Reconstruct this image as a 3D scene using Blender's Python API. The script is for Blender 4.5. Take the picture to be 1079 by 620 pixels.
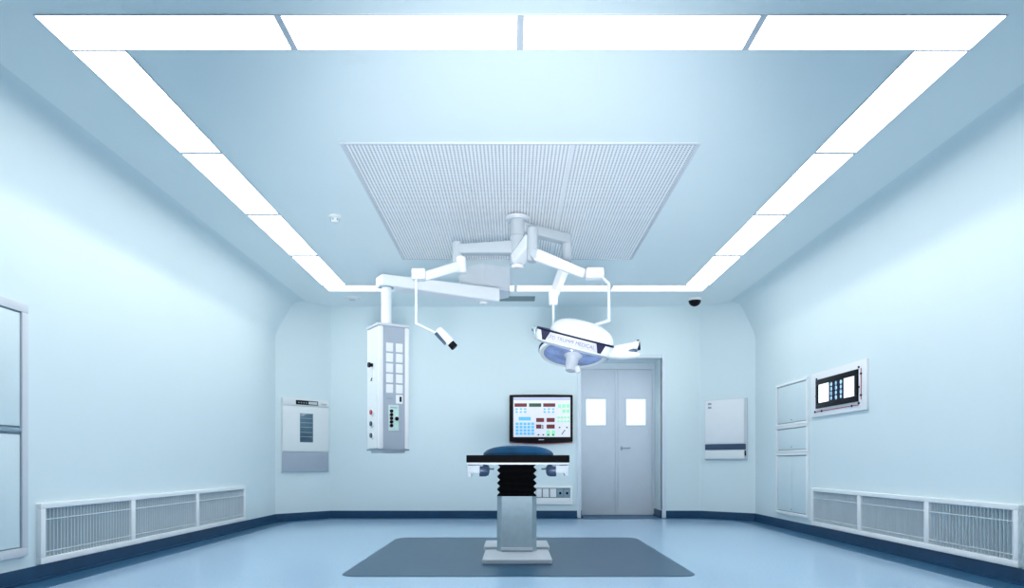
import bpy, bmesh, math, random
from mathutils import Vector, Matrix
random.seed(4)
PI = math.pi
C = bpy.context.scene.collection
for o in list(bpy.data.objects): bpy.data.objects.remove(o)

# ---------------------------------------------------------------- camera, light level
F, HOR, H = 719.3, 488.0, 0.78            # focal length in px of 1079, horizon row, eye height
cam_d = bpy.data.cameras.new('camera'); cam = bpy.data.objects.new('camera', cam_d); C.objects.link(cam)
cam_d.sensor_width = 36; cam_d.lens = 24.0; cam_d.shift_y = 178/1079; cam_d.shift_x = -0.5/1079
cam_d.clip_start = .02
cam.location = (0, 0, H); cam.rotation_euler = (PI/2, 0, 0)
bpy.context.scene.camera = cam
vs = bpy.context.scene.view_settings
vs.view_transform = 'Standard'; vs.look = 'None'; vs.gamma = 1; vs.use_curve_mapping = False
vs.exposure = 0.54
LAMP, LAMP_NEAR, LAMP_FAR = 8.6, 7.6, 1.3                                 # strength of the ceiling light panels
LAMP_COL = (0.96, 0.985, 0.985)
up_d = bpy.data.lights.new('added_ceiling_fill', 'SPOT'); up = bpy.data.objects.new('added_ceiling_fill', up_d); C.objects.link(up)  # added soft spot behind the camera, only there to brighten the ceiling
up_d.energy = 1000; up_d.color = (.93, .975, 1); up_d.spot_size = math.radians(46); up_d.spot_blend = 1; up_d.shadow_soft_size = .35
up.location = (.05, -.3, .35); up.rotation_euler = (Vector((.05, 6.6, 2.98))-up.location).to_track_quat('-Z', 'Y').to_euler()
w = bpy.data.worlds.new('world'); bpy.context.scene.world = w; w.use_nodes = True
w.node_tree.nodes['Background'].inputs[0].default_value = (.5, .7, .85, 1)
w.node_tree.nodes['Background'].inputs[1].default_value = 0.3

def P(px, py, D):                          # a point at distance D seen at pixel px, py
    return Vector(((px-540)*D/F, D, H+(HOR-py)*D/F))

# ---------------------------------------------------------------- materials
def mat(name, col, rough=.5, metal=0, var=.03, scale=6, bump=0, spec=.5, emit=None, es=0, coat=0):
    m = bpy.data.materials.new(name); m.use_nodes = True
    nt = m.node_tree; b = nt.nodes['Principled BSDF']
    tc = nt.nodes.new('ShaderNodeTexCoord'); n = nt.nodes.new('ShaderNodeTexNoise')
    n.inputs['Scale'].default_value = scale; n.inputs['Detail'].default_value = 4
    nt.links.new(tc.outputs['Object'], n.inputs['Vector'])
    r = nt.nodes.new('ShaderNodeValToRGB')
    r.color_ramp.elements[0].position = .3; r.color_ramp.elements[1].position = .7
    r.color_ramp.elements[0].color = tuple(max(0, c*(1-var)) for c in col)+(1,)
    r.color_ramp.elements[1].color = tuple(min(1, c*(1+var)) for c in col)+(1,)
    nt.links.new(n.outputs['Fac'], r.inputs['Fac']); nt.links.new(r.outputs['Color'], b.inputs['Base Color'])
    b.inputs['Roughness'].default_value = rough; b.inputs['Metallic'].default_value = metal
    b.inputs['Specular IOR Level'].default_value = spec
    b.inputs['Coat Weight'].default_value = coat
    if bump:
        bp = nt.nodes.new('ShaderNodeBump'); bp.inputs['Strength'].default_value = bump; bp.inputs['Distance'].default_value = .002
        nt.links.new(n.outputs['Fac'], bp.inputs['Height']); nt.links.new(bp.outputs['Normal'], b.inputs['Normal'])
    if emit:
        b.inputs['Emission Color'].default_value = emit+(1,); b.inputs['Emission Strength'].default_value = es
    return m
M = {}
WALLC = (.75, .855, .885)
M['wall'] = mat('wall_paint', WALLC, .45, var=.008, scale=1.2, spec=.3)
M['ceiling'] = mat('ceiling_paint', (.87, .945, .955), .6, var=.008, scale=1.2, spec=.2)
M['skirt'] = mat('navy_vinyl', (.006, .055, .135), .4, var=.1, scale=8)
M['border'] = mat('blue_border_vinyl', (.018, .10, .20), .4, var=.12, scale=8)
M['mat'] = mat('slate_blue_vinyl', (.010, .066, .135), .3, var=.10, scale=9, spec=.3)
M['white'] = mat('white_enamel', (.90, .905, .93), .35, var=.01)
M['offwhite'] = mat('off_white_enamel', (.86, .88, .88), .4, var=.01)
M['greywhite'] = mat('pale_grey_enamel', (.66, .69, .74), .4, var=.02)
M['lilac'] = mat('lilac_grey_panel', (.42, .47, .55), .4, var=.02)
M['panelwhite'] = mat('white_aluminium', (.93, .94, .95), .35, var=.01)
M['cabdoor'] = mat('pale_blue_door_panel', (.70, .81, .84), .4, var=.01)
M['seam'] = mat('grey_trim_metal', (.28, .38, .46), .4, .2)
M['steel'] = mat('brushed_steel', (.40, .50, .56), .45, .45, var=.05, scale=20)
M['black'] = mat('black_plastic', (.004, .004, .006), .45, var=.1, spec=.15)
M['blackpad'] = mat('black_vinyl_pad', (.003, .003, .004), .7, var=.1, spec=.08)
M['bellows'] = mat('black_rubber', (.004, .004, .005), .7, var=.1, spec=.15)
M['navy'] = mat('navy_plastic', (.006, .007, .045), .5, var=.05, spec=.15)
M['nameplate'] = mat('lavender_name_plate', (.55, .54, .66), .5, var=.01)
M['armshade'] = mat('shaded_arm_enamel', (.50, .54, .58), .35, var=.01)  # darkened for arms and column: shade of upright faces put into the colour
M['ink'] = mat('grey_lettering', (.12, .12, .20), .5)
M['navygrey'] = mat('navy_grey_metal', (.05, .085, .15), .35, .2, var=.05)
M['gel'] = mat('blue_gel_cushion', (.002, .05, .125), .5, var=.35, scale=7, coat=0, spec=.15)
M['lens'] = mat('blue_lamp_glass', (.36, .44, .82), .12, var=.3, scale=9, coat=.6)
M['door'] = mat('door_grey_blue', (.73, .78, .86), .45, var=.015)
M['doorframe'] = mat('door_frame_paint', (.74, .80, .87), .4, var=.015)
M['grillback'] = mat('grille_back_blue_grey', (.10, .19, .25), .6, var=.05)
M['fin'] = mat('grille_fin_metal', (.75, .82, .86), .4, 0, var=.03)
M['slot'] = mat('grey_slot_metal', (.22, .30, .33), .5, var=.05)
M['red'] = mat('dark_red_readout', (.10, .005, .01), .3, var=.3, emit=(.12, .005, .01), es=.4)
M['green'] = mat('dark_green_readout', (.01, .05, .02), .3, var=.3, emit=(.01, .06, .02), es=.4)
M['screen'] = mat('lit_screen', (.7, .7, .76), .3, var=.02, emit=(.75, .74, .84), es=.28)
M['btnblue'] = mat('pale_blue_button', (.10, .42, .66), .4, emit=(.10, .45, .75), es=.45)
M['btngreen'] = mat('pale_green_button', (.25, .62, .38), .4, emit=(.3, .72, .45), es=.4)
M['bargrey'] = mat('lavender_title_bar', (.40, .42, .62), .4, emit=(.4, .42, .65), es=.4)
M['btndark'] = mat('dark_key', (.03, .08, .12), .4)
M['redport'] = mat('red_gas_outlet', (.45, .03, .04), .4)
M['panelmint'] = mat('mint_white_panel', (.62, .78, .76), .4)
M['glassdark'] = mat('dark_cabinet_glass', (.09, .16, .22), .1, var=.5, scale=3, coat=.5)
M['viewer'] = mat('film_viewer_glow', (.8, .9, .92), .4, emit=(.93, .98, 1.0), es=.6)
M['litpane'] = mat('lit_frosted_pane', (.8, .9, .9), .3, emit=(.86, 1.0, 1.0), es=.45)

def emission(name, col, s):
    m = bpy.data.materials.new(name); m.use_nodes = True; nt = m.node_tree; nt.nodes.clear()
    o = nt.nodes.new('ShaderNodeOutputMaterial'); e = nt.nodes.new('ShaderNodeEmission')
    e.inputs[0].default_value = col+(1,); e.inputs[1].default_value = s
    nt.links.new(e.outputs[0], o.inputs[0]); return m
M['lamp'] = emission('light_panel_diffuser', LAMP_COL, LAMP)
M['lamp_near'] = emission('near_light_panel_diffuser', LAMP_COL, LAMP_NEAR)
M['lamp_far'] = emission('far_light_panel_diffuser', LAMP_COL, LAMP_FAR)

def floor_mat():
    m = mat('pale_blue_vinyl_floor', (.39, .57, .76), .15, var=.05, scale=60, spec=.45)
    return m
M['floor'] = floor_mat()

def grid_mat(name, plate, hole, pitch, r, ax=(0, 1)):
    m = bpy.data.materials.new(name); m.use_nodes = True; nt = m.node_tree; b = nt.nodes['Principled BSDF']
    L = nt.links.new; tc = nt.nodes.new('ShaderNodeTexCoord'); sp = nt.nodes.new('ShaderNodeSeparateXYZ')
    L(tc.outputs['Object'], sp.inputs[0])
    def cell(sock):
        a = nt.nodes.new('ShaderNodeMath'); a.operation = 'DIVIDE'; L(sock, a.inputs[0]); a.inputs[1].default_value = pitch
        f = nt.nodes.new('ShaderNodeMath'); f.operation = 'FRACT'; L(a.outputs[0], f.inputs[0])
        s = nt.nodes.new('ShaderNodeMath'); s.operation = 'SUBTRACT'; L(f.outputs[0], s.inputs[0]); s.inputs[1].default_value = .5
        return s.outputs[0]
    x, y = cell(sp.outputs[ax[0]]), cell(sp.outputs[ax[1]])
    cb = nt.nodes.new('ShaderNodeCombineXYZ'); L(x, cb.inputs[0]); L(y, cb.inputs[1])
    ln = nt.nodes.new('ShaderNodeVectorMath'); ln.operation = 'LENGTH'; L(cb.outputs[0], ln.inputs[0])
    lt = nt.nodes.new('ShaderNodeMath'); lt.operation = 'LESS_THAN'; L(ln.outputs['Value'], lt.inputs[0]); lt.inputs[1].default_value = r/pitch
    mx = nt.nodes.new('ShaderNodeMix'); mx.data_type = 'RGBA'; L(lt.outputs[0], mx.inputs[0])
    mx.inputs[6].default_value = plate+(1,); mx.inputs[7].default_value = hole+(1,)
    L(mx.outputs[2], b.inputs['Base Color']); b.inputs['Roughness'].default_value = .4
    return m
M['perf'] = grid_mat('perforated_white_plate', (.99, .985, 1.0), (.20, .21, .25), .0265, .0069)

# ---------------------------------------------------------------- mesh helpers
class MB:
    def __init__(s): s.b = bmesh.new()
    def _new(s, fn):
        n0 = len(s.b.verts); fn(); s.b.verts.ensure_lookup_table(); return s.b.verts[n0:]
    def box(s, c, size, bev=0, R=None, seg=2):
        t = bmesh.new(); bmesh.ops.create_cube(t, size=1)
        bmesh.ops.scale(t, vec=size, verts=t.verts)
        if bev: bmesh.ops.bevel(t, geom=list(t.edges), offset=bev, segments=seg, affect='EDGES', profile=.6)
        if R: bmesh.ops.transform(t, matrix=R.to_4x4(), verts=t.verts)
        bmesh.ops.translate(t, vec=c, verts=t.verts); s.merge(t); return s
    def lim(s, x0, x1, y0, y1, z0, z1, bev=0):
        return s.box(((x0+x1)/2, (y0+y1)/2, (z0+z1)/2), (abs(x1-x0), abs(y1-y0), abs(z1-z0)), bev)
    def merge(s, t):
        me = bpy.data.meshes.new('t'); t.to_mesh(me); t.free(); s.b.from_mesh(me); bpy.data.meshes.remove(me)
    def cyl(s, a, b, r0, r1=None, seg=24, bev=0):
        a = Vector(a); b = Vector(b); r1 = r0 if r1 is None else r1; d = b-a
        t = bmesh.new(); bmesh.ops.create_cone(t, cap_ends=True, segments=seg, radius1=r0, radius2=r1, depth=d.length)
        if bev:
            es = [e for e in t.edges if abs(e.verts[0].co.z-e.verts[1].co.z) < 1e-6]
            bmesh.ops.bevel(t, geom=es, offset=bev, segments=2, affect='EDGES')
        q = Vector((0, 0, 1)).rotation_difference(d.normalized())
        bmesh.ops.transform(t, matrix=Matrix.Translation((a+b)/2) @ q.to_matrix().to_4x4(), verts=t.verts); s.merge(t); return s
    def bar(s, a, b, wd, ht, bev=.01, w2=None, h2=None):
        """box beam from a to b: width wd (sideways), height ht; other end w2 x h2"""
        a = Vector(a); b = Vector(b); d = (b-a); L = d.length; x = d.normalized()
        y = Vector((0, 0, 1)).cross(x)
        y = y.normalized() if y.length > 1e-4 else Vector((0, 1, 0)); z = x.cross(y)
        w2 = w2 or wd; h2 = h2 or ht
        t = bmesh.new(); vs = []
        for (u, ww, hh) in ((0, wd, ht), (L, w2, h2)):
            for (i, j) in ((-1, -1), (1, -1), (1, 1), (-1, 1)):
                vs.append(t.verts.new(a + x*u + y*(i*ww/2) + z*(j*hh/2)))
        f = [(0, 3, 2, 1), (4, 5, 6, 7), (0, 1, 5, 4), (1, 2, 6, 5), (2, 3, 7, 6), (3, 0, 4, 7)]
        for q in f: t.faces.new([vs[k] for k in q])
        bmesh.ops.recalc_face_normals(t, faces=t.faces)
        if bev: bmesh.ops.bevel(t, geom=list(t.edges), offset=bev, segments=3, affect='EDGES', profile=.6)
        s.merge(t); return s
    def tube(s, pts, r, seg=12):
        pts = [Vector(p) for p in pts]
        for i in range(len(pts)-1): s.cyl(pts[i], pts[i+1], r, seg=seg)
        for p in pts[1:-1]:
            t = bmesh.new(); bmesh.ops.create_uvsphere(t, u_segments=seg, v_segments=8, radius=r*1.02)
            bmesh.ops.translate(t, vec=p, verts=t.verts); s.merge(t)
        return s
    def prism(s, poly, z0, z1, bev=0):
        t = bmesh.new(); lo = [t.verts.new((p[0], p[1], z0)) for p in poly]; hi = [t.verts.new((p[0], p[1], z1)) for p in poly]
        n = len(poly); t.faces.new(lo); t.faces.new(hi)
        for i in range(n): t.faces.new((lo[i], lo[(i+1) % n], hi[(i+1) % n], hi[i]))
        bmesh.ops.recalc_face_normals(t, faces=t.faces)
        if bev: bmesh.ops.bevel(t, geom=list(t.edges), offset=bev, segments=3, affect='EDGES')
        s.merge(t); return s
    def extr_y(s, poly, y0, y1):               # poly of (x, z) run along y
        t = bmesh.new(); lo = [t.verts.new((p[0], y0, p[1])) for p in poly]; hi = [t.verts.new((p[0], y1, p[1])) for p in poly]
        n = len(poly); t.faces.new(lo); t.faces.new(hi)
        for i in range(n): t.faces.new((lo[i], lo[(i+1) % n], hi[(i+1) % n], hi[i]))
        bmesh.ops.recalc_face_normals(t, faces=t.faces); s.merge(t); return s
    def loft(s, rings, cap=True):              # list of rings (same length, closed)
        t = bmesh.new(); V = [[t.verts.new(p) for p in r] for r in rings]; n = len(rings[0])
        for k in range(len(V)-1):
            for i in range(n): t.faces.new((V[k][i], V[k][(i+1) % n], V[k+1][(i+1) % n], V[k+1][i]))
        if cap: t.faces.new(V[0]); t.faces.new(V[-1])
        bmesh.ops.recalc_face_normals(t, faces=t.faces); s.merge(t); return s
    def lathe(s, prof, seg=48, cap=True):      # (r, z) profile round local z
        return s.loft([[(r*math.cos(2*PI*i/seg), r*math.sin(2*PI*i/seg), z) for i in range(seg)] for r, z in prof], cap)
    def frame(s, x0, x1, y0, y1, z0, z1, wd, bev=0):   # rectangular frame in the xz plane
        s.lim(x0, x1, y0, y1, z0, z0+wd, bev); s.lim(x0, x1, y0, y1, z1-wd, z1, bev)
        s.lim(x0, x0+wd, y0, y1, z0+wd, z1-wd, bev); s.lim(x1-wd, x1, y0, y1, z0+wd, z1-wd, bev); return s
    def xf(s, m): bmesh.ops.transform(s.b, matrix=m, verts=s.b.verts); return s
    def build(s, name, m, parent=None, world=False, smooth=35):
        if parent and world:
            inv = WM[parent.name].inverted(); bmesh.ops.transform(s.b, matrix=inv, verts=s.b.verts)
        org = Vector((0, 0, 0))
        if not parent:                          # origin at the bottom centre
            xs = [v.co for v in s.b.verts]
            org = Vector(((min(v.x for v in xs)+max(v.x for v in xs))/2, (min(v.y for v in xs)+max(v.y for v in xs))/2, min(v.z for v in xs)))
            if name in KEEP: org = Vector((0, 0, 0))
            bmesh.ops.translate(s.b, vec=-org, verts=s.b.verts)
        me = bpy.data.meshes.new(name); s.b.to_mesh(me); s.b.free()
        me.materials.append(M[m] if isinstance(m, str) else m)
        for p in me.polygons: p.use_smooth = True
        me.set_sharp_from_angle(angle=math.radians(smooth))
        o = bpy.data.objects.new(name, me); C.objects.link(o); o.location = org
        if parent: o.parent = parent
        WM[o.name] = (WM[parent.name] if parent else Matrix()) @ Matrix.Translation(org)
        return o
WM = {}
KEEP = {'wall_left', 'wall_right', 'wall_back', 'wall_front', 'ceiling', 'floor'}
def tag(o, label, cat, group=None):
    o['label'] = label; o['category'] = cat
    if group: o['group'] = group
    return o
def thing(name, label, cat, loc=(0, 0, 0), rz=0, group=None):
    o = bpy.data.objects.new(name, None); C.objects.link(o); o.empty_display_size = .1
    o.location = loc; o.rotation_euler = (0, 0, rz)
    WM[o.name] = Matrix.Translation(loc) @ Matrix.Rotation(rz, 4, 'Z')
    return tag(o, label, cat, group)
def struct(o): o['kind'] = 'structure'; return o
def text(name, body, size, m, parent, mtx, align='CENTER'):
    cu = bpy.data.curves.new(name, 'FONT'); cu.body = body; cu.size = size; cu.align_x = align; cu.align_y = 'CENTER'; cu.extrude = .0006
    t = bpy.data.objects.new('tmp_text', cu); C.objects.link(t)
    dg = bpy.context.evaluated_depsgraph_get(); me = bpy.data.meshes.new_from_object(t.evaluated_get(dg))
    bpy.data.objects.remove(t); me.name = name; me.transform(mtx); me.materials.clear(); me.materials.append(M[m])
    o = bpy.data.objects.new(name, me); C.objects.link(o); o.parent = parent
    WM[o.name] = WM[parent.name].copy(); return o
UP = Matrix.Rotation(PI/2, 4, 'X')           # text lying in xy -> standing, facing -y

# ---------------------------------------------------------------- room
XL, XR, YB, ZC = -3.12, 3.24, 9.62, 2.98
YF = -1.4
CL, CR = -2.93, 3.07                         # where the sloped coves meet the ceiling
LC = [(XL, 8.98), (-2.56, YB)]; RC = [(2.64, YB), (XR, 9.10)]
def bez(a, c, b, n=8):
    return [((1-t)**2*a[0]+2*t*(1-t)*c[0]+t*t*b[0], (1-t)**2*a[1]+2*t*(1-t)*c[1]+t*t*b[1]) for t in [i/n for i in range(n+1)]]
def side_profile(x, cx, out):
    zs = 2.475; k = .075
    d = Vector((cx-x, ZC-zs)).normalized()
    p = [(x, -.1)] + bez((x, zs-k), (x, zs), (x+d.x*k, zs+d.y*k))
    k2 = .11; s = 1 if cx > x else -1
    p += bez((cx-d.x*k2, ZC-d.y*k2), (cx, ZC), (cx+s*k2, ZC-.0004))
    p += [(cx+s*k2, ZC+.05), (x+out, ZC+.05), (x+out, -.1)]
    return p
struct(MB().extr_y(side_profile(XL, CL, -.3), YF, 9.5).build('wall_left', 'wall'))
struct(MB().extr_y(side_profile(XR, CR, .3), YF, 9.5).build('wall_right', 'wall'))
struct(MB().lim(XL-.3, XR+.3, YF-.2, YF, -.1, ZC+.05).build('wall_front', 'wall'))
struct(MB().lim(XL-.3, XR+.3, YF-.2, 10.6, ZC, ZC+.12).build('ceiling', 'ceiling'))
struct(MB().lim(XL-.3, XR+.3, YF-.2, 10.6, -.1, 0).build('floor', 'floor'))
DX0, DX1, DZ, DY = .965, 2.105, 2.256, 10.13
b = MB(); b.lim(-3.4, DX0, YB, 10.5, 0, ZC); b.lim(DX1, 3.5, YB, 10.5, 0, ZC); b.lim(DX0, DX1, YB, 10.5, DZ, ZC)
struct(b.build('wall_back', 'wall'))
struct(MB().prism([LC[0], LC[1], (-2.56, 9.75), (-3.42, 9.75), (-3.42, 8.98)], 0, ZC).build('wall_back_left', 'wall'))
struct(MB().prism([RC[0], RC[1], (3.54, 9.1), (3.54, 9.75), (2.64, 9.75)], 0, ZC).build('wall_back_right', 'wall'))

# dark vinyl border on the floor, and the navy skirting
inner = [(-2.90, YF), (-2.90, 8.91), (-2.47, 9.46), (2.58, 9.46), (3.0, 9.08), (3.0, YF)]
outer = [(XL, YF), LC[0], LC[1], RC[0], RC[1], (XR, YF)]
b = MB()
for i in range(5): b.prism([outer[i], outer[i+1], inner[i+1], inner[i]], 0, .003)
b.prism([(DX0, YB), (DX1, YB), (DX1, DY+.03), (DX0, DY+.03)], 0, .003)
struct(b.build('trim_1', 'border'))
def skirt(p0, p1, name, side=1):
    p0 = Vector(p0); p1 = Vector(p1); d = (p1-p0).normalized(); n = Vector((d.y, -d.x))*side
    e = .012
    q = [p0, p1, p1+n*e, p0+n*e]
    m = MB().prism([tuple(v) for v in q], .003, .105)
    q2 = [p0, p1, p1+n*.03, p0+n*.03]
    m.prism([tuple(v) for v in q2], .003, .022)          # coved foot
    return struct(m.build(name, 'skirt'))
skirt((XL, YF), LC[0], 'baseboard_left'); skirt(LC[0], LC[1], 'baseboard_back_left')
skirt(LC[1], (.912, YB), 'baseboard_back'); skirt((2.16, YB), RC[0], 'baseboard_back_door')
skirt(RC[0], RC[1], 'baseboard_back_right'); skirt(RC[1], (XR, YF), 'baseboard_right')
skirt((DX1, DY-.01), (DX1, YB+.02), 'baseboard_niche', 1)
skirt((DX0, YB+.02), (DX0, DY-.01), 'baseboard_niche_left', 1)

# door in its deep niche
b = MB()
b.lim(DX0-.055, DX0, YB-.02, YB+.06, 0, DZ+.05, .004); b.lim(DX1, DX1+.055, YB-.02, YB+.06, 0, DZ+.05, .004)
b.lim(DX0, DX1, YB-.02, YB+.06, DZ, DZ+.05, .004)
struct(b.build('trim_2', 'doorframe'))
lw = (DX1-DX0-.06)/2; mid = (DX0+DX1)/2
dr = MB().lim(DX0+.03, DX1-.03, DY, DY+.05, 0.008, DZ-.08).build('door_1', 'door'); struct(dr); dr['category'] = 'door'
dr['label'] = 'grey double door with two lit square panes, set in a deep niche'
WM['door_1'] = Matrix.Translation(dr.location)
b = MB(); b.lim(DX0, DX0+.035, DY-.03, DY+.05, .0, DZ); b.lim(DX1-.035, DX1, DY-.03, DY+.05, 0, DZ); b.lim(DX0+.035, DX1-.035, DY-.03, DY+.05, DZ-.09, DZ)
b.build('door_frame', 'doorframe', dr, world=True)
MB().lim(DX0+.036, mid-.017, DY-.012, DY+.002, .012, DZ-.095, .004).build('door_leaf', 'door', dr, world=True)
MB().lim(mid+.028, DX1-.036, DY-.012, DY+.002, .012, DZ-.095, .004).build('door_leaf', 'door', dr, world=True)
MB().lim(mid-.013, mid+.024, DY-.018, DY+.002, .012, DZ-.095, .004).build('meeting_stile', 'door', dr, world=True)
for x0, x1 in ((617.6, 638), (659.7, 680)):
    a = P(x0, 448.4, DY); c = P(x1, 421, DY)
    MB().frame(a.x-.012, c.x+.012, DY-.02, DY-.011, a.z-.012, c.z+.012, .014, .002).build('pane_frame', 'doorframe', dr, world=True)
    MB().lim(a.x, c.x, DY-.017, DY-.0125, a.z, c.z).build('window_pane', 'litpane', dr, world=True)
a = P(655, 472.5, DY)
b = MB().lim(a.x-.02, a.x+.01, DY-.022, DY-.012, a.z-.03, a.z+.03, .004); b.tube([(a.x, DY-.014, a.z), (a.x, DY-.06, a.z), (a.x+.12, DY-.06, a.z)], .010)
b.build('door_handle', 'steel', dr, world=True)

# ---------------------------------------------------------------- ceiling light ring
S = .012
def light(x0, x1, y0, y1, gx, gy, label, grp, lm='lamp'):
    cx, cy = (x0+x1)/2, (y0+y1)/2
    t = thing('ceiling_light', label, 'ceiling light', (cx, cy, ZC-.008), 0, grp)
    hx, hy = (x1-x0)/2, (y1-y0)/2; f = .0065
    gn, gf = gy if isinstance(gy, tuple) else (gy, gy)
    ga, gb = gx if isinstance(gx, tuple) else (gx, gx)
    m = MB(); m.lim(-hx, hx, -hy, -hy+gn, .002, .008); m.lim(-hx, hx, hy-gf, hy, .002, .008)
    m.lim(-hx, -hx+ga, -hy+gn, hy-gf, .002, .008); m.lim(hx-gb, hx, -hy+gn, hy-gf, .002, .008)
    m.build('frame', 'greywhite', t)
    MB().lim(-hx+ga, hx-gb, -hy+gn, hy-gf, .003, .0075).build('diffuser', lm, t)
RX0, RX1, RY0, RY1 = -2.35, 2.43, 3.345, 8.735; SW = .292
names = ['leftmost', 'second from left', 'third from left', 'rightmost']
for i in range(4):
    x0 = RX0+(RX1-RX0)*i/4; x1 = RX0+(RX1-RX0)*(i+1)/4
    light(x0, x1, RY0, RY0+SW-.01, (.006 if i == 0 else .018, .006 if i == 3 else .018), .006, f'white light panel in the near row across the ceiling, {names[i]} of its four', 'near row of ceiling lights', 'lamp_near')
    light(x0, x1, RY1-SW, RY1, (.006 if i == 0 else .018, .006 if i == 3 else .018), .006, f'white light panel in the far ceiling row, {names[i]} of its four', 'far row of ceiling lights', 'lamp_far')
order = ['nearest of its four', 'second nearest of its four', 'third nearest of its four', 'farthest of its four']
gs = [.012, .018, .026, .036, .036]
ys = [RY0+SW-.01, 4.837, 6.03, 7.235, RY1-SW]
for i in range(4):
    light(RX0, RX0+SW, ys[i], ys[i+1], .006, (gs[i], gs[i+1]), f'white light panel in the left side row of the ceiling, {order[i]}', 'left row of ceiling lights')
    light(RX1-SW, RX1, ys[i], ys[i+1], .006, (gs[i], gs[i+1]), f'white light panel in the right side row of the ceiling, {order[i]}', 'right row of ceiling lights')

# perforated laminar-flow diffuser
gx0, gx1, gy0, gy1 = -1.185, 1.292, 4.68, 7.36
t = thing('air_diffuser', 'large perforated white air diffuser flush in the middle of the ceiling', 'air vent', ((gx0+gx1)/2, (gy0+gy1)/2, ZC-.012))
hx, hy = (gx1-gx0)/2, (gy1-gy0)/2
m = MB(); m.lim(-hx, hx, -hy, -hy+.02, 0, .012, .002); m.lim(-hx, hx, hy-.02, hy, 0, .012, .002)
m.lim(-hx, -hx+.02, -hy+.02, hy-.02, 0, .012, .002); m.lim(hx-.02, hx, -hy+.02, hy-.02, 0, .012, .002)
m.build('frame', 'greywhite', t)
xs = [-hx+.02, -.40-(gx0+gx1)/2, .42-(gx0+gx1)/2, hx-.02]; ysd = [-hy+.02, 5.70-(gy0+gy1)/2, 6.52-(gy0+gy1)/2, hy-.02]
for i in range(3):
    for j in range(3):
        MB().lim(xs[i]+(.012 if i == 2 else .003), xs[i+1]-(.012 if i == 1 else .003), ysd[j]+.0015, ysd[j+1]-.0015, .003, .008).build('perforated_panel', 'perf', t)
MB().lim(-hx+.02, hx-.02, -hy+.02, hy-.02, .0085, .0118).build('backing_plate', 'white', t)

# ---------------------------------------------------------------- small things on the ceiling
p = P(353, 228, 1582/260)
t = thing('smoke_detector', 'small white detector on the ceiling left of the air diffuser', 'smoke detector', (p.x, p.y, ZC))
MB().lathe([(.06, 0), (.062, -.012), (.05, -.022)], 32).build('base', 'offwhite', t)
MB().lathe([(.036, -.022), (.036, -.045), (.028, -.058), (.01, -.062)], 32).build('sensor_head', 'offwhite', t)
m = MB()
for k in range(6):
    a = k*PI/3+.3; m.box((.034*math.cos(a), .034*math.sin(a), -.036), (.008, .012, .014), R=Matrix.Rotation(a, 3, 'Z'))
m.build('vent_slots', 'seam', t)
p = P(371, 314.5, 9.12)
t = thing('ceiling_disc', 'round pale disc cover on the ceiling at the far left, by the light ring', 'ceiling cover', (p.x, p.y, ZC))
MB().lathe([(.105, 0), (.105, -.008), (.085, -.016), (.01, -.02)], 40).build('cover', 'white', t)
MB().lathe([(.045, -.018), (.045, -.024), (.01, -.026)], 32).build('centre_cap', 'greywhite', t)
p = P(732, 315, 9.12)
t = thing('dome_camera', 'black security dome camera on the ceiling in the far right corner', 'security camera', (p.x, p.y, ZC))
MB().lathe([(.09, 0), (.092, -.02), (.086, -.035)], 40).build('mount_ring', 'white', t)
MB().lathe([(.080*math.cos(a), -.035-.075*math.sin(a)) for a in [i*PI/2/8 for i in range(8)]]+[(.004, -.11)], 40).build('dome', 'black', t)
t = thing('slot_vent', 'narrow grey slot vent on the ceiling beyond the far light row', 'air vent', (.0, 9.13, ZC-.012))
MB().lim(-.30, .30, -.12, .12, .004, .012).build('backing', 'slot', t)
m = MB()
for k in range(5): m.lim(-.29, .29, -.10+k*.05-.008, -.10+k*.05+.008, 0, .006)
m.build('slats', 'slot', t)

# ---------------------------------------------------------------- wall grilles
def grille(xw, ydir, Ys, label, rz, z0=.113, z1=.512):
    Ylo, Yhi = min(Ys), max(Ys); cy = (Ylo+Yhi)/2
    t = thing('return_air_grille', label, 'air vent', (xw, cy, z0), rz)
    s = 1 if rz > 0 else -1
    us = sorted([(y-cy)*s for y in Ys]); h = z1-z0; dp = .034
    fr = MB(); fw = .042
    fr.lim(us[0], us[-1], -dp, 0, 0, fw, .003); fr.lim(us[0], us[-1], -dp, 0, h-.035, h, .003)
    for k, u in enumerate(us):
        a, bb = (u, u+.045) if k == 0 else ((u-.045, u) if k == len(us)-1 else (u-.03, u+.03))
        fr.lim(a, bb, -dp, 0, fw, h-.035, .003)
    fr.build('frame', 'panelwhite', t)
    for k in range(len(us)-1):
        a = us[k]+(.045 if k == 0 else .03); bb = us[k+1]-(.045 if k == len(us)-2 else .03)
        g = MB().lim(a, bb, -.003, 0, fw, h-.035).build('louver_panel', 'grillback', t)
        f = MB(); n = int((bb-a)/.036)
        for i in range(n):
            x = a+(i+.5)*(bb-a)/n
            f.box((x, -.017, (fw+h-.035)/2), (.0042, .020, h-.035-fw))
        f.lim(a, bb, -.031, -.028, fw+.26*(h-.08)-.05, fw+.26*(h-.08)-.044); f.lim(a, bb, -.031, -.028, h-.035-.075, h-.035-.069)
        f.build('fins', 'fin', g)
grille(XL, 1, [4.47, 5.56, 6.70, 7.90], 'long white-framed return air grille low on the left wall, three bays', PI/2)
grille(XR, 1, [4.33, 5.29, 6.32, 7.33], 'long white-framed return air grille low on the right wall, three bays', -PI/2)

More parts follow.
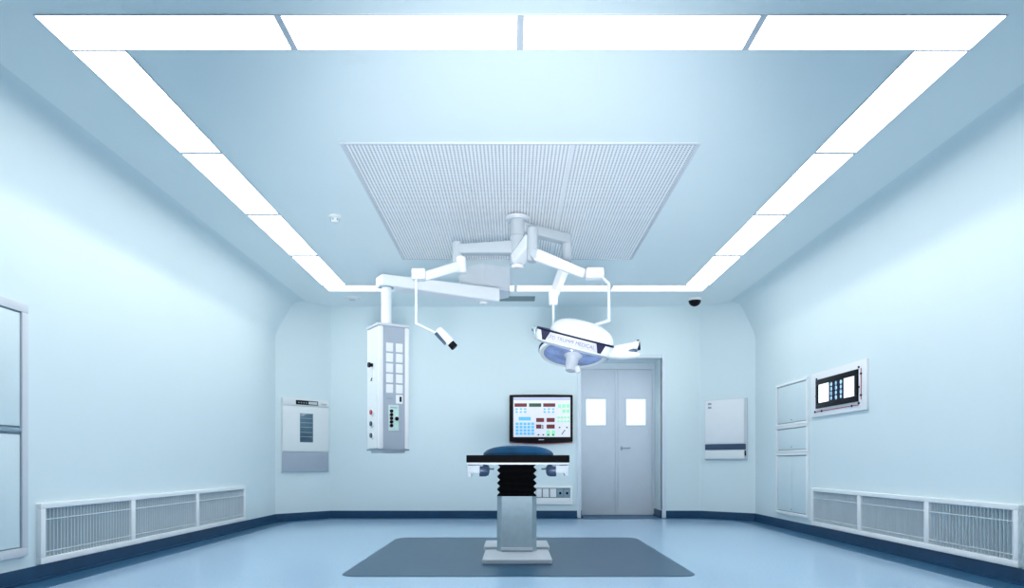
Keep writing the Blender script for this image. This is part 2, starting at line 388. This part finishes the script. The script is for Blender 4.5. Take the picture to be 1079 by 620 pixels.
# ---------------------------------------------------------------- built-in wall cabinets
def wall_cabinet(xw, y0, y1, z0, z1, label, rz, rails=(), name='wall_cabinet', fw=.045, doubles=False, lilac=False):
    cy = (y0+y1)/2; hw = (y1-y0)/2; h = z1-z0
    t = thing(name, label, 'cabinet', (xw, cy, z0), rz)
    MB().frame(-hw, hw, -.022, 0, 0, h, fw, .004).build('frame', 'greywhite' if lilac else 'panelwhite', t)
    zz = [fw]+[r for r in rails]+[h-fw]
    m = MB()
    for r in rails: m.lim(-hw+fw, hw-fw, -.020, 0, r-.012, r+.012, .003)
    if rails: m.build('rail', 'seam', t)
    for k in range(len(zz)-1):
        a = zz[k]+(0 if k == 0 else .018); c = zz[k+1]-(0 if k == len(zz)-2 else .018)
        MB().lim(-hw+fw, hw-fw, -.004, 0, a, c).build('recess', 'seam', t)
        g = .009
        if doubles:
            d = MB().lim(-hw+fw+g, -.002, -.013, -.004, a+g, c-g, .003).build('door', 'cabdoor', t)
            d = MB().lim(.002, hw-fw-g, -.013, -.004, a+g, c-g, .003).build('door', 'cabdoor', t)
        else:
            d = MB().lim(-hw+fw+g, hw-fw-g, -.013, -.004, a+g, c-g, .003).build('door', 'cabdoor', t)
        MB().lim(-.022, .022, -.017, -.012, a+.03, a+.042, .002).build('handle', 'steel', d)
    return t
R_ = -PI/2
wall_cabinet(XR, 7.46, 8.34, 1.215, 1.72, 'square flush wall cabinet on the right wall, topmost of the stack of three', R_, fw=.028)
wall_cabinet(XR, 7.46, 8.34, .90, 1.212, 'low wide flush wall cabinet on the right wall, middle of the stack of three', R_, fw=.028)
wall_cabinet(XR, 7.46, 8.34, .175, .897, 'tall flush wall cabinet with two doors on the right wall, bottom of the stack', R_, fw=.03, doubles=True)
wall_cabinet(XL, 3.45, 4.37, .185, 1.79, 'tall grey-framed wall cabinet cut by the left edge of the photo', PI/2, rails=(.80,), fw=.055, lilac=True)

# X-ray film viewer
cy = (7.36+6.21)/2; hw = (7.36-6.21)/2
t = thing('film_viewer', 'wall-mounted lit film viewer with a dark scan sheet on the right wall', 'film viewer', (XR, cy, 1.265), -PI/2)
MB().lim(-hw, hw, -.02, 0, 0, .467, .006).build('face_plate', 'white', t)
v0, v1 = -(7.22-cy), -(6.35-cy)
fr = MB().frame(v0, v1, -.036, -.02, .087, .388, .055, .003).build('bezel', 'black', t)
MB().lim(v0+.055, v1-.055, -.028, -.02, .142, .333).build('light_screen', 'viewer', t)
f0, f1 = -(6.93-cy), -(6.62-cy)
fl = MB().lim(f0, f1, -.0295, -.028, .142, .333).build('film_sheet', 'navy', t)
M['scan'] = mat('scan_image', (.35, .55, .75), .4, var=.9, scale=45, emit=(.22, .40, .62), es=.5)
for i in range(3):
    for j in range(4):
        cx_, cz_ = f0+.055+i*.1, .167+j*.047
        MB().cyl((cx_, -.0295, cz_), (cx_, -.0308, cz_), .019+.003*((i+j) % 2), seg=16).build('scan_image', 'scan', fl)
m = MB()
m.tube([(v0-.03, -.024, .055), (v1+.0, -.024, .055)], .0035); m.tube([(v1+.05, -.024, .10), (v1+.05, -.024, .39)], .0035)
m.build('trim_line', 'redport', t)
m = MB()
for k_, (x, z) in enumerate(((v0, .40), (v1+.01, .405), (v0-.035, .055), (v0+.12, .055), (v1-.12, .055), (v1+.01, .07), (v1+.05, .14), (v1+.05, .34), (v0-.01, .22), (v1+.012, .22))):
    MB().cyl((x, -.0205, z), (x, -.030, z), .010, seg=12).build('screw_head', 'black', t)

# warming cabinet on the left chamfer
ang = math.atan2(LC[1][1]-LC[0][1], LC[1][0]-LC[0][0])
def along(c, tt): return (c[0][0]+(c[1][0]-c[0][0])*tt, c[0][1]+(c[1][1]-c[0][1])*tt)
q = along(LC, .515); hw = .356
t = thing('warming_cabinet', 'white built-in warming cabinet with a narrow glass window and grey base', 'medical cabinet', (q[0], q[1], .66), ang)
MB().lim(-hw, hw, -.02, 0, 0, .99, .006).build('body', 'offwhite', t)
MB().lim(-hw+.004, hw-.004, -0.0360, -.02, .004, .265, .004).build('base_panel', 'lilac', t)
d = MB().lim(-hw+.004, hw-.004, -0.0400, -.02, .275, .885, .006).build('door', 'offwhite', t)
MB().lim(-.10, .10, -0.0440, -0.0390, .40, .79, .003).build('window', 'glassdark', d)
m = MB()
for z in (.47, .53, .60, .66, .72): m.lim(-.09, .09, -0.0460, -0.0440, z, z+.008)
m.build('shelf_edges', 'seam', d)
hd = MB().lim(-hw+.004, hw-.004, -0.0380, -.02, .893, .985, .005).build('header', 'offwhite', t)
MB().lim(-.16, .18, -0.0430, -0.0370, .907, .965, .004).build('control_panel', 'black', hd)
MB().lim(.03, .165, -0.0460, -0.0420, .917, .953, .002).build('display', 'greywhite', hd)
m = MB()
for x in (-.13, -.09, -.05, -.01): m.lim(x, x+.02, -0.0460, -0.0420, .925, .940, .001)
m.build('buttons', 'seam', hd)
m = MB().lim(.23, .32, -0.0395, -0.0370, .930, .940); m.lim(.25, .32, -0.0395, -0.0370, .913, .918); m.build('nameplate', 'seam', hd)

# white wall box on the right chamfer
angr = math.atan2(RC[1][1]-RC[0][1], RC[1][0]-RC[0][0])
q = along(RC, .49); hw = .300
t = thing('wall_box', 'pale lilac-white metal box with a dark stripe on the right corner wall', 'medical cabinet', (q[0], q[1], .825), angr)
MB().lim(-hw, hw, -.03, 0, 0, .83, .006).build('body', 'greywhite', t)
MB().lim(-hw+.012, hw-.03, -0.0480, -.03, .215, .82, .005).build('upper_door', 'white', t)
MB().lim(-hw+.012, hw-.012, -0.0500, -.03, .135, .21, .003).build('stripe_panel', 'navygrey', t)
MB().lim(-hw+.012, hw-.03, -0.0440, -.03, .012, .13, .005).build('lower_panel', 'offwhite', t)
MB().lim(hw-.027, hw-.012, -0.0440, -.03, .05, .12, .003).build('latch', 'black', t)
MB().lim(hw-.027, hw-.012, -0.0420, -.03, .42, .55, .003).build('hinge', 'greywhite', t)
m = MB().lim(-hw+.055, -hw+.105, -0.0495, -0.0470, .755, .785); m.lim(-hw+.055, -hw+.105, -0.0495, -0.0470, .705, .735); m.build('label_mark', 'seam', t)

# ---------------------------------------------------------------- control screen on the back wall
a = P(536.8, 466.5, YB-.04); c = P(603.5, 416.5, YB-.04); W = c.x-a.x; Hh = c.z-a.z
t = thing('control_screen', 'black-framed lit control screen on the back wall behind the operating table', 'screen', ((a.x+c.x)/2, YB, a.z), 0)
hw = W/2
def bowed(n=14, drop=.022, top=.006, inset=0):
    lo = [(-hw+inset+(2*hw-2*inset)*i/n, inset-drop*(1-(2*i/n-1)**2)+.012) for i in range(n+1)]
    hi = [(hw-inset-(2*hw-2*inset)*i/n, Hh-inset+top*(1-(2*i/n-1)**2)) for i in range(n+1)]
    return lo+hi
m = MB().prism(bowed(), 0, .05, .006); m.xf(Matrix.Rotation(PI/2, 4, 'X'))
m.build('housing', 'black', t)
sx0, sx1 = -hw+.055, hw-.035; sz0, sz1 = .075, Hh-.035
sc = MB().lim(sx0, sx1, -.056, -.05, sz0, sz1).build('screen', 'screen', t)
def ui(px0, px1, py0, py1):          # fractions read off the crop (60..650, 100..512)
    f = lambda v: sx0+(v-60)/590*(sx1-sx0); g = lambda v: sz1-(v-100)/412*(sz1-sz0)
    return f(px0), f(px1), g(py1), g(py0)
def uibox(mb, r, d=.0012):
    x0, x1, z0, z1 = ui(*r); mb.lim(x0, x1, -.056-d, -.056, z0, z1)
for r in ((72, 200, 162, 198), (368, 494, 162, 198), (296, 378, 314, 356), (404, 488, 314, 356), (296, 350, 382, 424), (404, 488, 382, 424)):
    m = MB(); uibox(m, r); m.build('readout', 'red', sc)
m = MB(); uibox(m, (222, 348, 162, 198)); m.build('readout', 'green', sc)
m = MB(); uibox(m, (60, 650, 104, 128)); m.build('title_bar', 'bargrey', sc)
m = MB(); uibox(m, (115, 240, 304, 340)); m.build('keypad_header', 'btnblue', sc)
m = MB()
for i in range(5):
    for j in range(4):
        x = 84+i*40; y = 362+j*34; uibox(m, (x, x+31, y, y+26))
m.build('keypad', 'btnblue', sc)
def ui1(name, mt, r, d=.0012): m = MB(); uibox(m, r, d); m.build(name, mt, sc)
for i in range(3):
    for j in range(2):
        for x0 in (82, 372): ui1('small_button', 'btnblue', (x0+i*44, x0+i*44+24, 214+j*30, 230+j*30))
for x, y in ((520, 172), (566, 172), (608, 172), (566, 226), (608, 226)): ui1('status_button', 'btngreen', (x, x+34, y, y+36))
for i in range(4):
    ui1('status_button', 'btngreen', (514+i*34, 540+i*34, 300, 320)); ui1('status_button', 'btngreen', (514+i*34, 540+i*34, 340, 358))
for x in (408, 460): ui1('status_button', 'btngreen', (x-4, x+32, 440, 505))
for x, y in ((312, 482), (362, 482), (414, 482), (464, 482), (530, 405), (606, 405), (355, 388), (355, 410)): ui1('icon', 'btndark', (x, x+16, y, y+14), .002)
for i in range(3): ui1('icon', 'btndark', (560+i*12, 572+i*12, 470-i*16, 484-i*16), .002)
MB().lim(-.035, .04, -.0515, -.049, .032, .043).build('logo_mark', 'greywhite', t)
m = MB().prism([(x, z-.012) for x, z in bowed(drop=.022)][:15]+[(x, z-.004) for x, z in bowed(drop=.022)][:15][::-1], 0, .035)
m.xf(Matrix.Rotation(PI/2, 4, 'X')); m.build('lower_rim', 'redport', t)

# socket panel
a = P(560, 531.6, YB); c = P(603, 512.3, YB)
x0, x1, h = a.x, c.x, c.z-a.z
t = thing('socket_panel', 'white wall socket panel low on the back wall beside the operating table column', 'socket panel', (x0, YB, a.z))
W = x1-x0
MB().frame(0, W, -.03, 0, 0, h, .03, .003).build('frame', 'panelwhite', t)
MB().lim(.03, W-.03, -.01, 0, .03, h-.03).build('back_plate', 'slot', t)
u = lambda px: (px-560)*YB/F
for a0, a1 in ((561.5, 564.5), (565, 570.6), (571.9, 578.2), (579.5, 586)):
    MB().lim(max(.033, u(a0)), u(a1), -.02, -.01, .10, h-.04, .003).build('blank_plate', 'white', t)
for a0 in (587.2, 594.4):
    s_ = MB().lim(u(a0), u(a0+5.9), -.018, -.01, .10, h-.04, .003).build('socket', 'seam', t)
    MB().cyl((u(a0+3), -.018, h*.60), (u(a0+3), -.022, h*.60), .018, seg=16).build('socket_hole', 'black', s_)
MB().lim(.033, W-.033, -.022, -.01, .032, .09, .003).build('lower_strip', 'white', t)

# ---------------------------------------------------------------- floor inlay mat
def rrect(x0, x1, y0, y1, r, n=6):
    out = []
    for cx_, cy_, a0 in ((x1-r, y0+r, -PI/2), (x1-r, y1-r, 0), (x0+r, y1-r, PI/2), (x0+r, y0+r, PI)):
        for i in range(n+1): a = a0+i*PI/2/n; out.append((cx_+r*math.cos(a), cy_+r*math.sin(a)))
    return out
tag(MB().prism(rrect(-1.19, 1.275, 4.67, 7.10, .12), 0, .003).build('floor_mat', 'mat'), 'square slate-blue floor mat with rounded corners under the operating table', 'floor mat')

# ---------------------------------------------------------------- operating table
TX = .037
t = thing('operating_table', 'operating table with black padded top, black bellows and steel pedestal', 'operating table', (TX, 5.85, .003))
def opd(m): return m.xf(Matrix.Translation((TX, 0, 0)))
m = MB().prism(rrect(-.27, .27, 5.23, 5.86, .025, 3), .003, .036, .004); m.prism(rrect(-.155, .155, 5.80, 6.05, .01, 2), .003, .036)
m.prism(rrect(-.29, .29, 5.99, 6.5, .025, 3), .003, .042, .004)
opd(m).build('base', 'greywhite', t, world=True)
m = MB()
pr = [(-.168, 5.80), (-.128, 5.70), (.128, 5.70), (.168, 5.80), (.168, 6.12), (-.168, 6.12)]
m.loft([[(x*1.03, y, .034) for x, y in pr], [(x, y, .06) for x, y in pr], [(x*.99, y, .50) for x, y in pr]])
opd(m).build('pedestal', 'steel', t, world=True, smooth=20)
m = MB(); m.lim(-.132, .132, 5.688, 5.702, .05, .075, .003); opd(m).build('pedestal_foot_trim', 'greywhite', t, world=True)
rings = []
nb = 5
for k in range(2*nb+1):
    z = .50+(.772-.50)*k/(2*nb); s_ = .168 if k % 2 == 0 else .142
    rings.append([(x, y+5.91, z) for x, y in rrect(-s_, s_, -s_-.02, s_+.02, .02, 3)])
opd(MB().loft(rings)).build('bellows', 'bellows', t, world=True, smooth=20)
ty0, ty1 = 4.62, 6.62
opd(MB().lim(-.345, .345, ty0+.015, ty1, .768, .782, .003)).build('top_frame', 'white', t, world=True)
for ya, yb in ((ty0, 5.28), (5.285, 5.98), (5.985, ty1)):
    opd(MB().lim(-.35, .35, ya, yb, .782, .832, .006)).build('mattress_pad', 'blackpad', t, world=True)
for s_ in (-1, 1):
    rl = MB().lim(s_*.352-.006, s_*.352+.006, 4.75, 6.5, .744, .768, .002); 
    for y in (4.9, 5.6, 6.3): rl.lim(s_*.352-(.03 if s_ > 0 else -.0), s_*.352+(.03 if s_ < 0 else 0), y-.02, y+.02, .762, .770)
    opd(rl).build('side_rail', 'steel', t, world=True)
    cl = MB().box((s_*.305, 4.76, .735), (.085, .10, .055), .006)
    cl.box((s_*.335, 4.76, .705), (.026, .08, .05 if s_ < 0 else .03), .004)
    c_ = opd(cl).build('clamp', 'greywhite', t, world=True)
    k_ = MB(); k_.loft([[(s_*xx, 4.76+r*math.cos(a*PI/8), .728+r*.95*math.sin(a*PI/8)) for a in range(16)] for xx, r in ((.266, .046), (.225, .046), (.205, .038), (.197, .02))])
    opd(k_).build('clamp_knob', 'navygrey', c_, world=True)
    opd(MB().cyl((s_*.20, 4.76, .737), (s_*.165, 4.76, .737), .006)).build('clamp_pin', 'navygrey', c_, world=True)
    br = MB().lim(s_*.26-.02, s_*.26+.02, 4.72, 4.80, .755, .770); opd(br).build('clamp_bracket', 'navygrey', c_, world=True)

# blue gel cushion on the table
m = MB(); rings = []
for k in range(9):
    a = k/8*PI/2; s_ = math.cos(a)**.72 if k < 8 else .05; z = .834+.070*math.sin(a)
    rings.append([(x*s_, y*s_, z) for x, y in rrect(-.255, .255, -.17, .17, .12, 6)])
rings.insert(0, [(x*.94, y*.94, .8325) for x, y in rrect(-.255, .255, -.17, .17, .12, 6)])
m.loft(rings); m.xf(Matrix.Translation((.042, 4.97, 0)))
tag(m.build('cushion', 'gel'), 'rounded blue cushion lying on the black top of the operating table', 'cushion')

# ---------------------------------------------------------------- ceiling pendant with service box
BX, BY = (511-540)*7.88/F, 7.88
t = thing('ceiling_pendant', 'white ceiling pendant arm carrying a tall service box with outlets, on the left', 'medical pendant', (BX, BY, ZC-.28))
hx_ = [(BX+.335*math.sin(k*PI/3), BY-.335*math.cos(k*PI/3)) for k in range(6)]
m = MB(); r1 = [(x, y, ZC) for x, y in hx_]; r2 = [(x, y, 2.76) for x, y in hx_]
r3 = [(BX+(x-BX)*.93, BY+(y-BY)*.93, 2.725) for x, y in hx_]; r4 = [(BX+(x-BX)*.75, BY+(y-BY)*.75, 2.705) for x, y in hx_]
m.loft([r4, r3, r2, r1]); m.build('ceiling_cover', 'greywhite', t, world=True, smooth=30)
m = MB().cyl((BX+.02, BY-.22, 2.63), (BX+.02, BY-.22, 2.71), .11, .11, 36, .01); m.build('bearing', 'navygrey', t, world=True)
A0 = P(521, 312, 7.50); A1 = P(399, 297, 6.83); A0.z = A1.z = 2.60
arm = MB(); arm.bar(A0, A1, .26, .15, .022, .19, .11); arm.build('arm', 'white', t, world=True)
dd = (A1-A0).normalized(); e1 = A0+dd*.14
MB().cyl((e1.x, e1.y, 2.505), (e1.x, e1.y, 2.53), .052, seg=32, bev=.006).build('arm_cap', 'white', t, world=True)
e2 = A1-dd*.06; e2 = Vector((e2.x+.02, e2.y, 0))
BXC = e2
MB().cyl((e2.x, e2.y, 2.538), (e2.x, e2.y, 2.552), .075, seg=32).build('swivel', 'seam', t, world=True)
MB().cyl((e2.x, e2.y, 2.12), (e2.x, e2.y, 2.545), .052, seg=32).build('column', 'white', t, world=True)
bw = .162; rz = math.radians(33); zb, zt = .915, 2.125
BM = Matrix.Translation((e2.x+.015, e2.y, 0)) @ Matrix.Rotation(rz, 4, 'Z')
def pb(m, name, mt, parent, **k): return m.xf(BM).build(name, mt, parent, world=True, **k)
box = pb(MB().lim(-bw+.03, bw-.03, -bw+.008, bw-.008, zb, zt).lim(-bw+.008, bw-.008, -bw+.045, bw-.045, zb, zt), 'service_box', 'lilac', t)
for sx in (-1, 1):
    for sy in (-1, 1):
        pb(MB().lim(min(sx*bw, sx*(bw-.052)), max(sx*bw, sx*(bw-.052)), min(sy*bw, sy*(bw-.052)), max(sy*bw, sy*(bw-.052)), zb, zt, .022), 'corner_post', 'white', box)
pb(MB().prism(rrect(-bw-.008, bw+.008, -bw-.008, bw+.008, .02, 3), zt, zt+.022, .003), 'top_plate', 'greywhite', box)
pb(MB().prism(rrect(-bw-.004, bw+.004, -bw-.004, bw+.004, .02, 3), zb-.014, zb), 'bottom_plate', 'seam', box)
pb(MB().prism(rrect(-bw+.03, bw-.03, -bw+.03, bw-.03, .02, 3), zb-.04, zb-.014), 'bottom_cover', 'greywhite', box)
pb(MB().lim(-bw+.05, bw-.05, -bw+.002, -bw+.01, zb+.01, zt-.01), 'front_panel', 'lilac', box)
pb(MB().lim(-bw+.001, -bw+.01, -bw+.05, bw-.05, zb+.01, zt-.01), 'side_panel', 'offwhite', box)
Zb = lambda py: H+(HOR-py)*6.72/F
for i in range(5):
    for j, xc in enumerate((-.050, .052)):
        z0, z1 = Zb(371+i*10.9), Zb(361.8+i*10.9)
        o = pb(MB().lim(xc-.036, xc+.036, -bw-.006, -bw+.003, z0, z1, .003), 'socket_plate', 'white', box)
        if i >= 3: pass
pb(MB().lim(.016, .088, -bw-.006, -bw+.003, Zb(425.5), Zb(416.3), .003), 'switch_plate', 'white', box)
pb(MB().lim(.052, .074, -bw-.010, -bw-.005, Zb(423.5), Zb(418), .002), 'switch', 'black', box)
m = MB()
for k in range(8): m.lim(-.088+k*.0095, -.082+k*.0095, -bw+.0005, -bw+.003, Zb(421), Zb(419.8))
pb(m, 'printed_line', 'seam', box)
pb(MB().lim(-.062, .046, -bw-.006, -bw+.003, Zb(454.5), Zb(427), .003), 'gas_panel', 'panelmint', box)
for k in range(5): 
    z = Zb(433.6+k*3.8); pb(MB().cyl((-.034, -bw-.004, z), (-.034, -bw-.016, z), .017, seg=20), 'outlet', 'black', box)
pb(MB().cyl((.022, -bw-.004, Zb(441.5)), (.022, -bw-.016, Zb(441.5)), .019, seg=20), 'outlet', 'black', box)
m = MB()
for z in (434, 437, 446, 449): m.box((.022, -bw-.007, Zb(z)), (.022, .003, .010))
pb(m, 'small_keys', 'btngreen', box)
pb(MB().lim(-.045, .03, -bw-.0075, -bw-.005, Zb(430.3), Zb(429.4)), 'printed_line', 'seam', box)
for z in (434.5, 446.5, 459):
    o = pb(MB().cyl((-bw+.002, 0, Zb(z)), (-bw-.012, 0, Zb(z)), .036, seg=24), 'gas_outlet', 'white' , box)
    pb(MB().cyl((-bw-.011, 0, Zb(z)), (-bw-.024, 0, Zb(z)), .024, seg=20), 'gas_outlet_ring', 'redport' if z < 440 else 'navygrey', box)
pb(MB().lim(-bw-.03, -bw+.002, -.012, .012, Zb(386), Zb(382.5), .003).cyl((-bw-.03, 0, Zb(384.2)), (-bw-.045, 0, Zb(384.2)), .026, seg=20), 'side_knob', 'black', box)
pb(MB().lim(-bw-.006, -bw+.002, -.04, .04, Zb(402), Zb(389), .003), 'side_plate', 'white', box)
pb(MB().bar((-bw-.012, -.012, Zb(398)), (-bw-.012, .015, Zb(401)), .006, .010, .001), 'side_key', 'black', box)

# ---------------------------------------------------------------- surgical light
KX, KY = .042, 6.05
t = thing('surgical_light', 'white multi-arm surgical light on the central ceiling column, two lamp heads and camera', 'surgical light', (KX, KY, ZC-.5))
def sl(m, name, mt, parent=t, **k): return m.build(name, mt, parent, world=True, **k)
sl(MB().cyl((KX, KY, 2.925), (KX, KY, 2.956), .105, .115, 40, .008), 'ceiling_flange', 'greywhite')
m = MB().cyl((KX, KY, 2.79), (KX, KY, 2.93), .066, seg=36, bev=.004); m.cyl((KX, KY, 2.64), (KX, KY, 2.787), .070, seg=36, bev=.004)
m.cyl((KX, KY, 2.53), (KX, KY, 2.637), .066, seg=36, bev=.004)
sl(m, 'column', 'armshade')
sl(MB().cyl((KX, KY, 2.505), (KX, KY, 2.53), .052, .058, 36, .006), 'column_cap', 'white')
# left arm with the camera
LA = P(483, 262, 6.05)
sl(MB().bar((KX-.04, KY, 2.685), (LA.x, LA.y, 2.67), .10, .115, .018, .09, .085), 'left_arm', 'armshade')
j1 = P(484, 278, 6.05)
m = MB().cyl((LA.x-.01, LA.y, 2.52), (LA.x-.01, LA.y, 2.735), .046, seg=28, bev=.006)
sl(m, 'left_elbow', 'armshade')
sl(MB().cyl((j1.x+.015, j1.y-.02, 2.455), (j1.x+.015, j1.y-.02, 2.60), .052, .044, 28, .008), 'left_spring_hub', 'white')
c0 = P(482, 281, 6.0); c1 = P(446, 292, 5.75)
sl(MB().bar(c0, c1, .085, .085, .018, .075, .075), 'left_spring_arm', 'white')
e = P(441.5, 290, 5.72)
sl(MB().box(e, (.115, .11, .09), .018), 'left_end_joint', 'white')
r0 = P(438.5, 295, 5.70); r1_ = P(438.5, 341, 5.70); r2_ = P(461, 352, 5.70)
sl(MB().tube([r0, r1_, r2_], .0095), 'camera_tube', 'white')
k0 = P(461.5, 347.5, 5.70); k1 = P(475, 362, 5.70); k2 = P(480, 367, 5.70); dv = (k1-k0).normalized()
cm = sl(MB().cyl(k0, k1, .034, .040, 28, .008), 'camera_head', 'white')
sl(MB().cyl(k1-dv*.008, k1+dv*.05, .030, .032, 24, .004), 'camera_lens', 'black', cm)
off = Vector((-.024, -.014, -.024))
sl(MB().bar(k0+off+dv*.01, k1+off-dv*.02, .03, .03, .006), 'camera_side_grip', 'navygrey', cm)

# rear right arm -> second lamp head
Cq = P(597, 252, 6.36)
sl(MB().bar((KX+.03, KY+.02, 2.872), (Cq.x, Cq.y, 2.862), .095, .09, .015), 'rear_arm', 'armshade')
sl(MB().cyl((Cq.x, Cq.y, 2.65), (Cq.x, Cq.y, 2.905), .047, seg=28, bev=.006), 'rear_elbow', 'armshade')
d0 = P(596, 279, 6.34); d1 = P(583, 313, 6.12)
sl(MB().bar(d0, d1, .085, .085, .018, .07, .07), 'rear_spring_arm', 'white')
d1b = P(583, 322, 6.12)
sl(MB().cyl((d1.x, d1.y, d1b.z), (d1.x, d1.y, d1.z+.06), .038, .046, 28, .006), 'rear_end_joint', 'white')

# near right arm -> big lamp head
Hb = Vector(P(561, 262, 5.79)); 
sl(MB().bar((KX, KY-.02, 2.57), (Hb.x-.015, Hb.y+.02, 2.68), .12, .10, .018, .075, .12), 'near_arm', 'white')
sl(MB().cyl((Hb.x, Hb.y, 2.485), (Hb.x, Hb.y, 2.775), .046, seg=28, bev=.006), 'near_elbow', 'armshade')
pv = P(565, 269, 5.72)
sl(MB().cyl((pv.x-.005, pv.y-.045, pv.z), (pv.x-.005, pv.y+.03, pv.z), .043, seg=28, bev=.006), 'near_pivot', 'armshade')
g1 = P(616, 289, 5.60)
sl(MB().bar(pv, g1, .085, .10, .02, .07, .07), 'near_spring_arm', 'white')
g2 = P(626.5, 289, 5.58)
sl(MB().box(g2, (.145, .12, .085), .02), 'near_end_joint', 'white')
sl(MB().tube([P(634, 292, 5.56), P(641.5, 299, 5.54), P(641.5, 338, 5.50), P(617, 345.5, 5.50)], .013), 'near_suspension_tube', 'greywhite')

# big lamp head A: flat tray with a dome, tilted to the right
HA = P(604.5, 359.5, 5.50)
RA = Matrix.Translation(HA) @ Matrix.Rotation(math.radians(14.2), 4, 'Y') @ Matrix.Rotation(math.radians(12.5), 4, 'X')
def ha(m, name, mt, parent, **k): return m.xf(RA).build(name, mt, parent, world=True, **k)
def sup(a, b_, e, n=56, cx_=0, cy_=0, z=0):
    out = []
    for i in range(n):
        th = 2*PI*i/n; c, s_ = math.cos(th), math.sin(th)
        out.append((cx_+a*math.copysign(abs(c)**e, c), cy_+b_*math.copysign(abs(s_)**e, s_), z))
    return out
rings = [sup(.27, .25, .55, z=-.066), sup(.302, .285, .5, z=-.048), sup(.312, .295, .45, z=.0), sup(.307, .29, .45, z=.036)]
hA = ha(MB().loft(rings), 'lamp_head', 'white', t)
rings = [sup(.262, .25, .8, cx_=.055, z=.034)]
for k in range(1, 10):
    a = k/9*PI/2; f = math.cos(a)**.75 if k < 9 else .06
    rings.append(sup(.262*f, .25*f, .8+.2*k/9, cx_=.055-.02*k/9, z=.034+.140*math.sin(a)))
ha(MB().loft(rings), 'dome', 'white', hA, smooth=60)
ha(MB().loft([sup(.315, .299, .45, z=.028), sup(.315, .299, .45, z=.042)]), 'edge_strip', 'navy', hA)
ha(MB().box((.0, -.292, -.006), (.42, .018, .058), .004), 'name_bar', 'nameplate', hA)
for x0, s_ in ((-.245, 1), (.190, 1)):
    m = MB(); pts = [(x0-.03, .030), (x0+.042, .030), (x0+.02, -.038), (x0-.005, -.038)]
    m.prism(pts, 0, .016); m.xf(Matrix.Translation((0, -.292, 0)) @ Matrix.Rotation(PI/2, 4, 'X'))
    ha(m, 'corner_bracket', 'navy', hA)
text('lettering', 'FD TRUMPF MEDICAL', .037, 'ink', hA, WM[hA.name].inverted() @ RA @ Matrix.Translation((-.02, -.3015, -.006)) @ UP)
ha(MB().cyl((0, 0, -.07), (0, 0, -.062), .23, seg=48), 'lens', 'lens', hA)
ha(MB().cyl((-.33, -.05, .02), (-.315, -.05, -.02), .014, seg=14).tube([(-.31, -.1, .03), (-.345, -.1, .02), (-.345, .02, .0), (-.31, .02, .0)], .007), 'side_handle', 'steel', hA)
ha(MB().loft([[(.30, y*.12, -.03+z*.06) for y, z in [(math.cos(k*PI/8), math.sin(k*PI/8)) for k in range(16)]],
    [(.38, y*.06, .022+z*.045) for y, z in [(math.cos(k*PI/8), math.sin(k*PI/8)) for k in range(16)]],
    [(.46, y*.06, .068+z*.038) for y, z in [(math.cos(k*PI/8), math.sin(k*PI/8)) for k in range(16)]],
    [(.505, y*.05, .092+z*.044) for y, z in [(math.cos(k*PI/8), math.sin(k*PI/8)) for k in range(16)]]]), 'upper_grip', 'white', hA, smooth=60)
ha(MB().cyl((.503, 0, .091), (.520, 0, .098), .042, seg=24), 'grip_cap', 'navy', hA)
ha(MB().loft([[(.26, -.05+y*.16, -.035+z*.035) for y, z in [(math.cos(k*PI/8), math.sin(k*PI/8)) for k in range(16)]],
    [(.40, -.05+y*.08, -.018+z*.04) for y, z in [(math.cos(k*PI/8), math.sin(k*PI/8)) for k in range(16)]],
    [(.50, -.05+y*.045, .01+z*.028) for y, z in [(math.cos(k*PI/8), math.sin(k*PI/8)) for k in range(16)]],
    [(.53, -.05+y*.03, .02+z*.018) for y, z in [(math.cos(k*PI/8), math.sin(k*PI/8)) for k in range(16)]]]), 'lower_grip', 'white', hA, smooth=60)
ha(MB().box((.475, -.03, .045), (.07, .05, .028), .008), 'grip_switch', 'navygrey', hA)

# second lamp head B: ring lamp with blue glass and a central handle
HB = P(604.5, 370, 5.95)
RB = Matrix.Translation(HB) @ Matrix.Rotation(math.radians(4), 4, 'Y') @ Matrix.Rotation(math.radians(-15), 4, 'X')
def hb(m, name, mt, parent, **k): return m.xf(RB).build(name, mt, parent, world=True, **k)
R0 = .30
hB = hb(MB().lathe([(R0-.035, -.03), (R0-.01, -.035), (R0, -.02), (R0, .015), (R0-.02, .04), (R0-.10, .075), (.08, .09), (.01, .09)], 56), 'lamp_head', 'offwhite', t, smooth=50)
hb(MB().lathe([(R0+.001, -.012), (R0+.006, -.008), (R0+.006, .008), (R0+.001, .012)], 56, False), 'rim_strip', 'navy', hB)
hb(MB().lathe([(R0-.036, -.029), (R0-.08, -.040), (.12, -.045), (.01, -.046)], 56), 'lens', 'lens', hB, smooth=60)
hb(MB().lathe([(.085, -.044), (.072, -.06), (.056, -.075), (.052, -.14), (.042, -.19), (.02, -.195)], 32).xf(Matrix.Rotation(math.radians(6), 4, 'Y')), 'handle', 'greywhite', hB, smooth=50)
hb(MB().cyl((.035, -.01, -.15), (.05, -.01, -.205), .028, .022, seg=20, bev=.004), 'handle_tip', 'white', hB)
top = (RB @ Vector((-.05, 0, .085)))
sl(MB().tube([(d1.x, d1.y, d1b.z+.01), (d1.x, d1.y, top.z+.05), (top.x, top.y, top.z-.01)], .0105), 'rear_suspension_tube', 'offwhite')
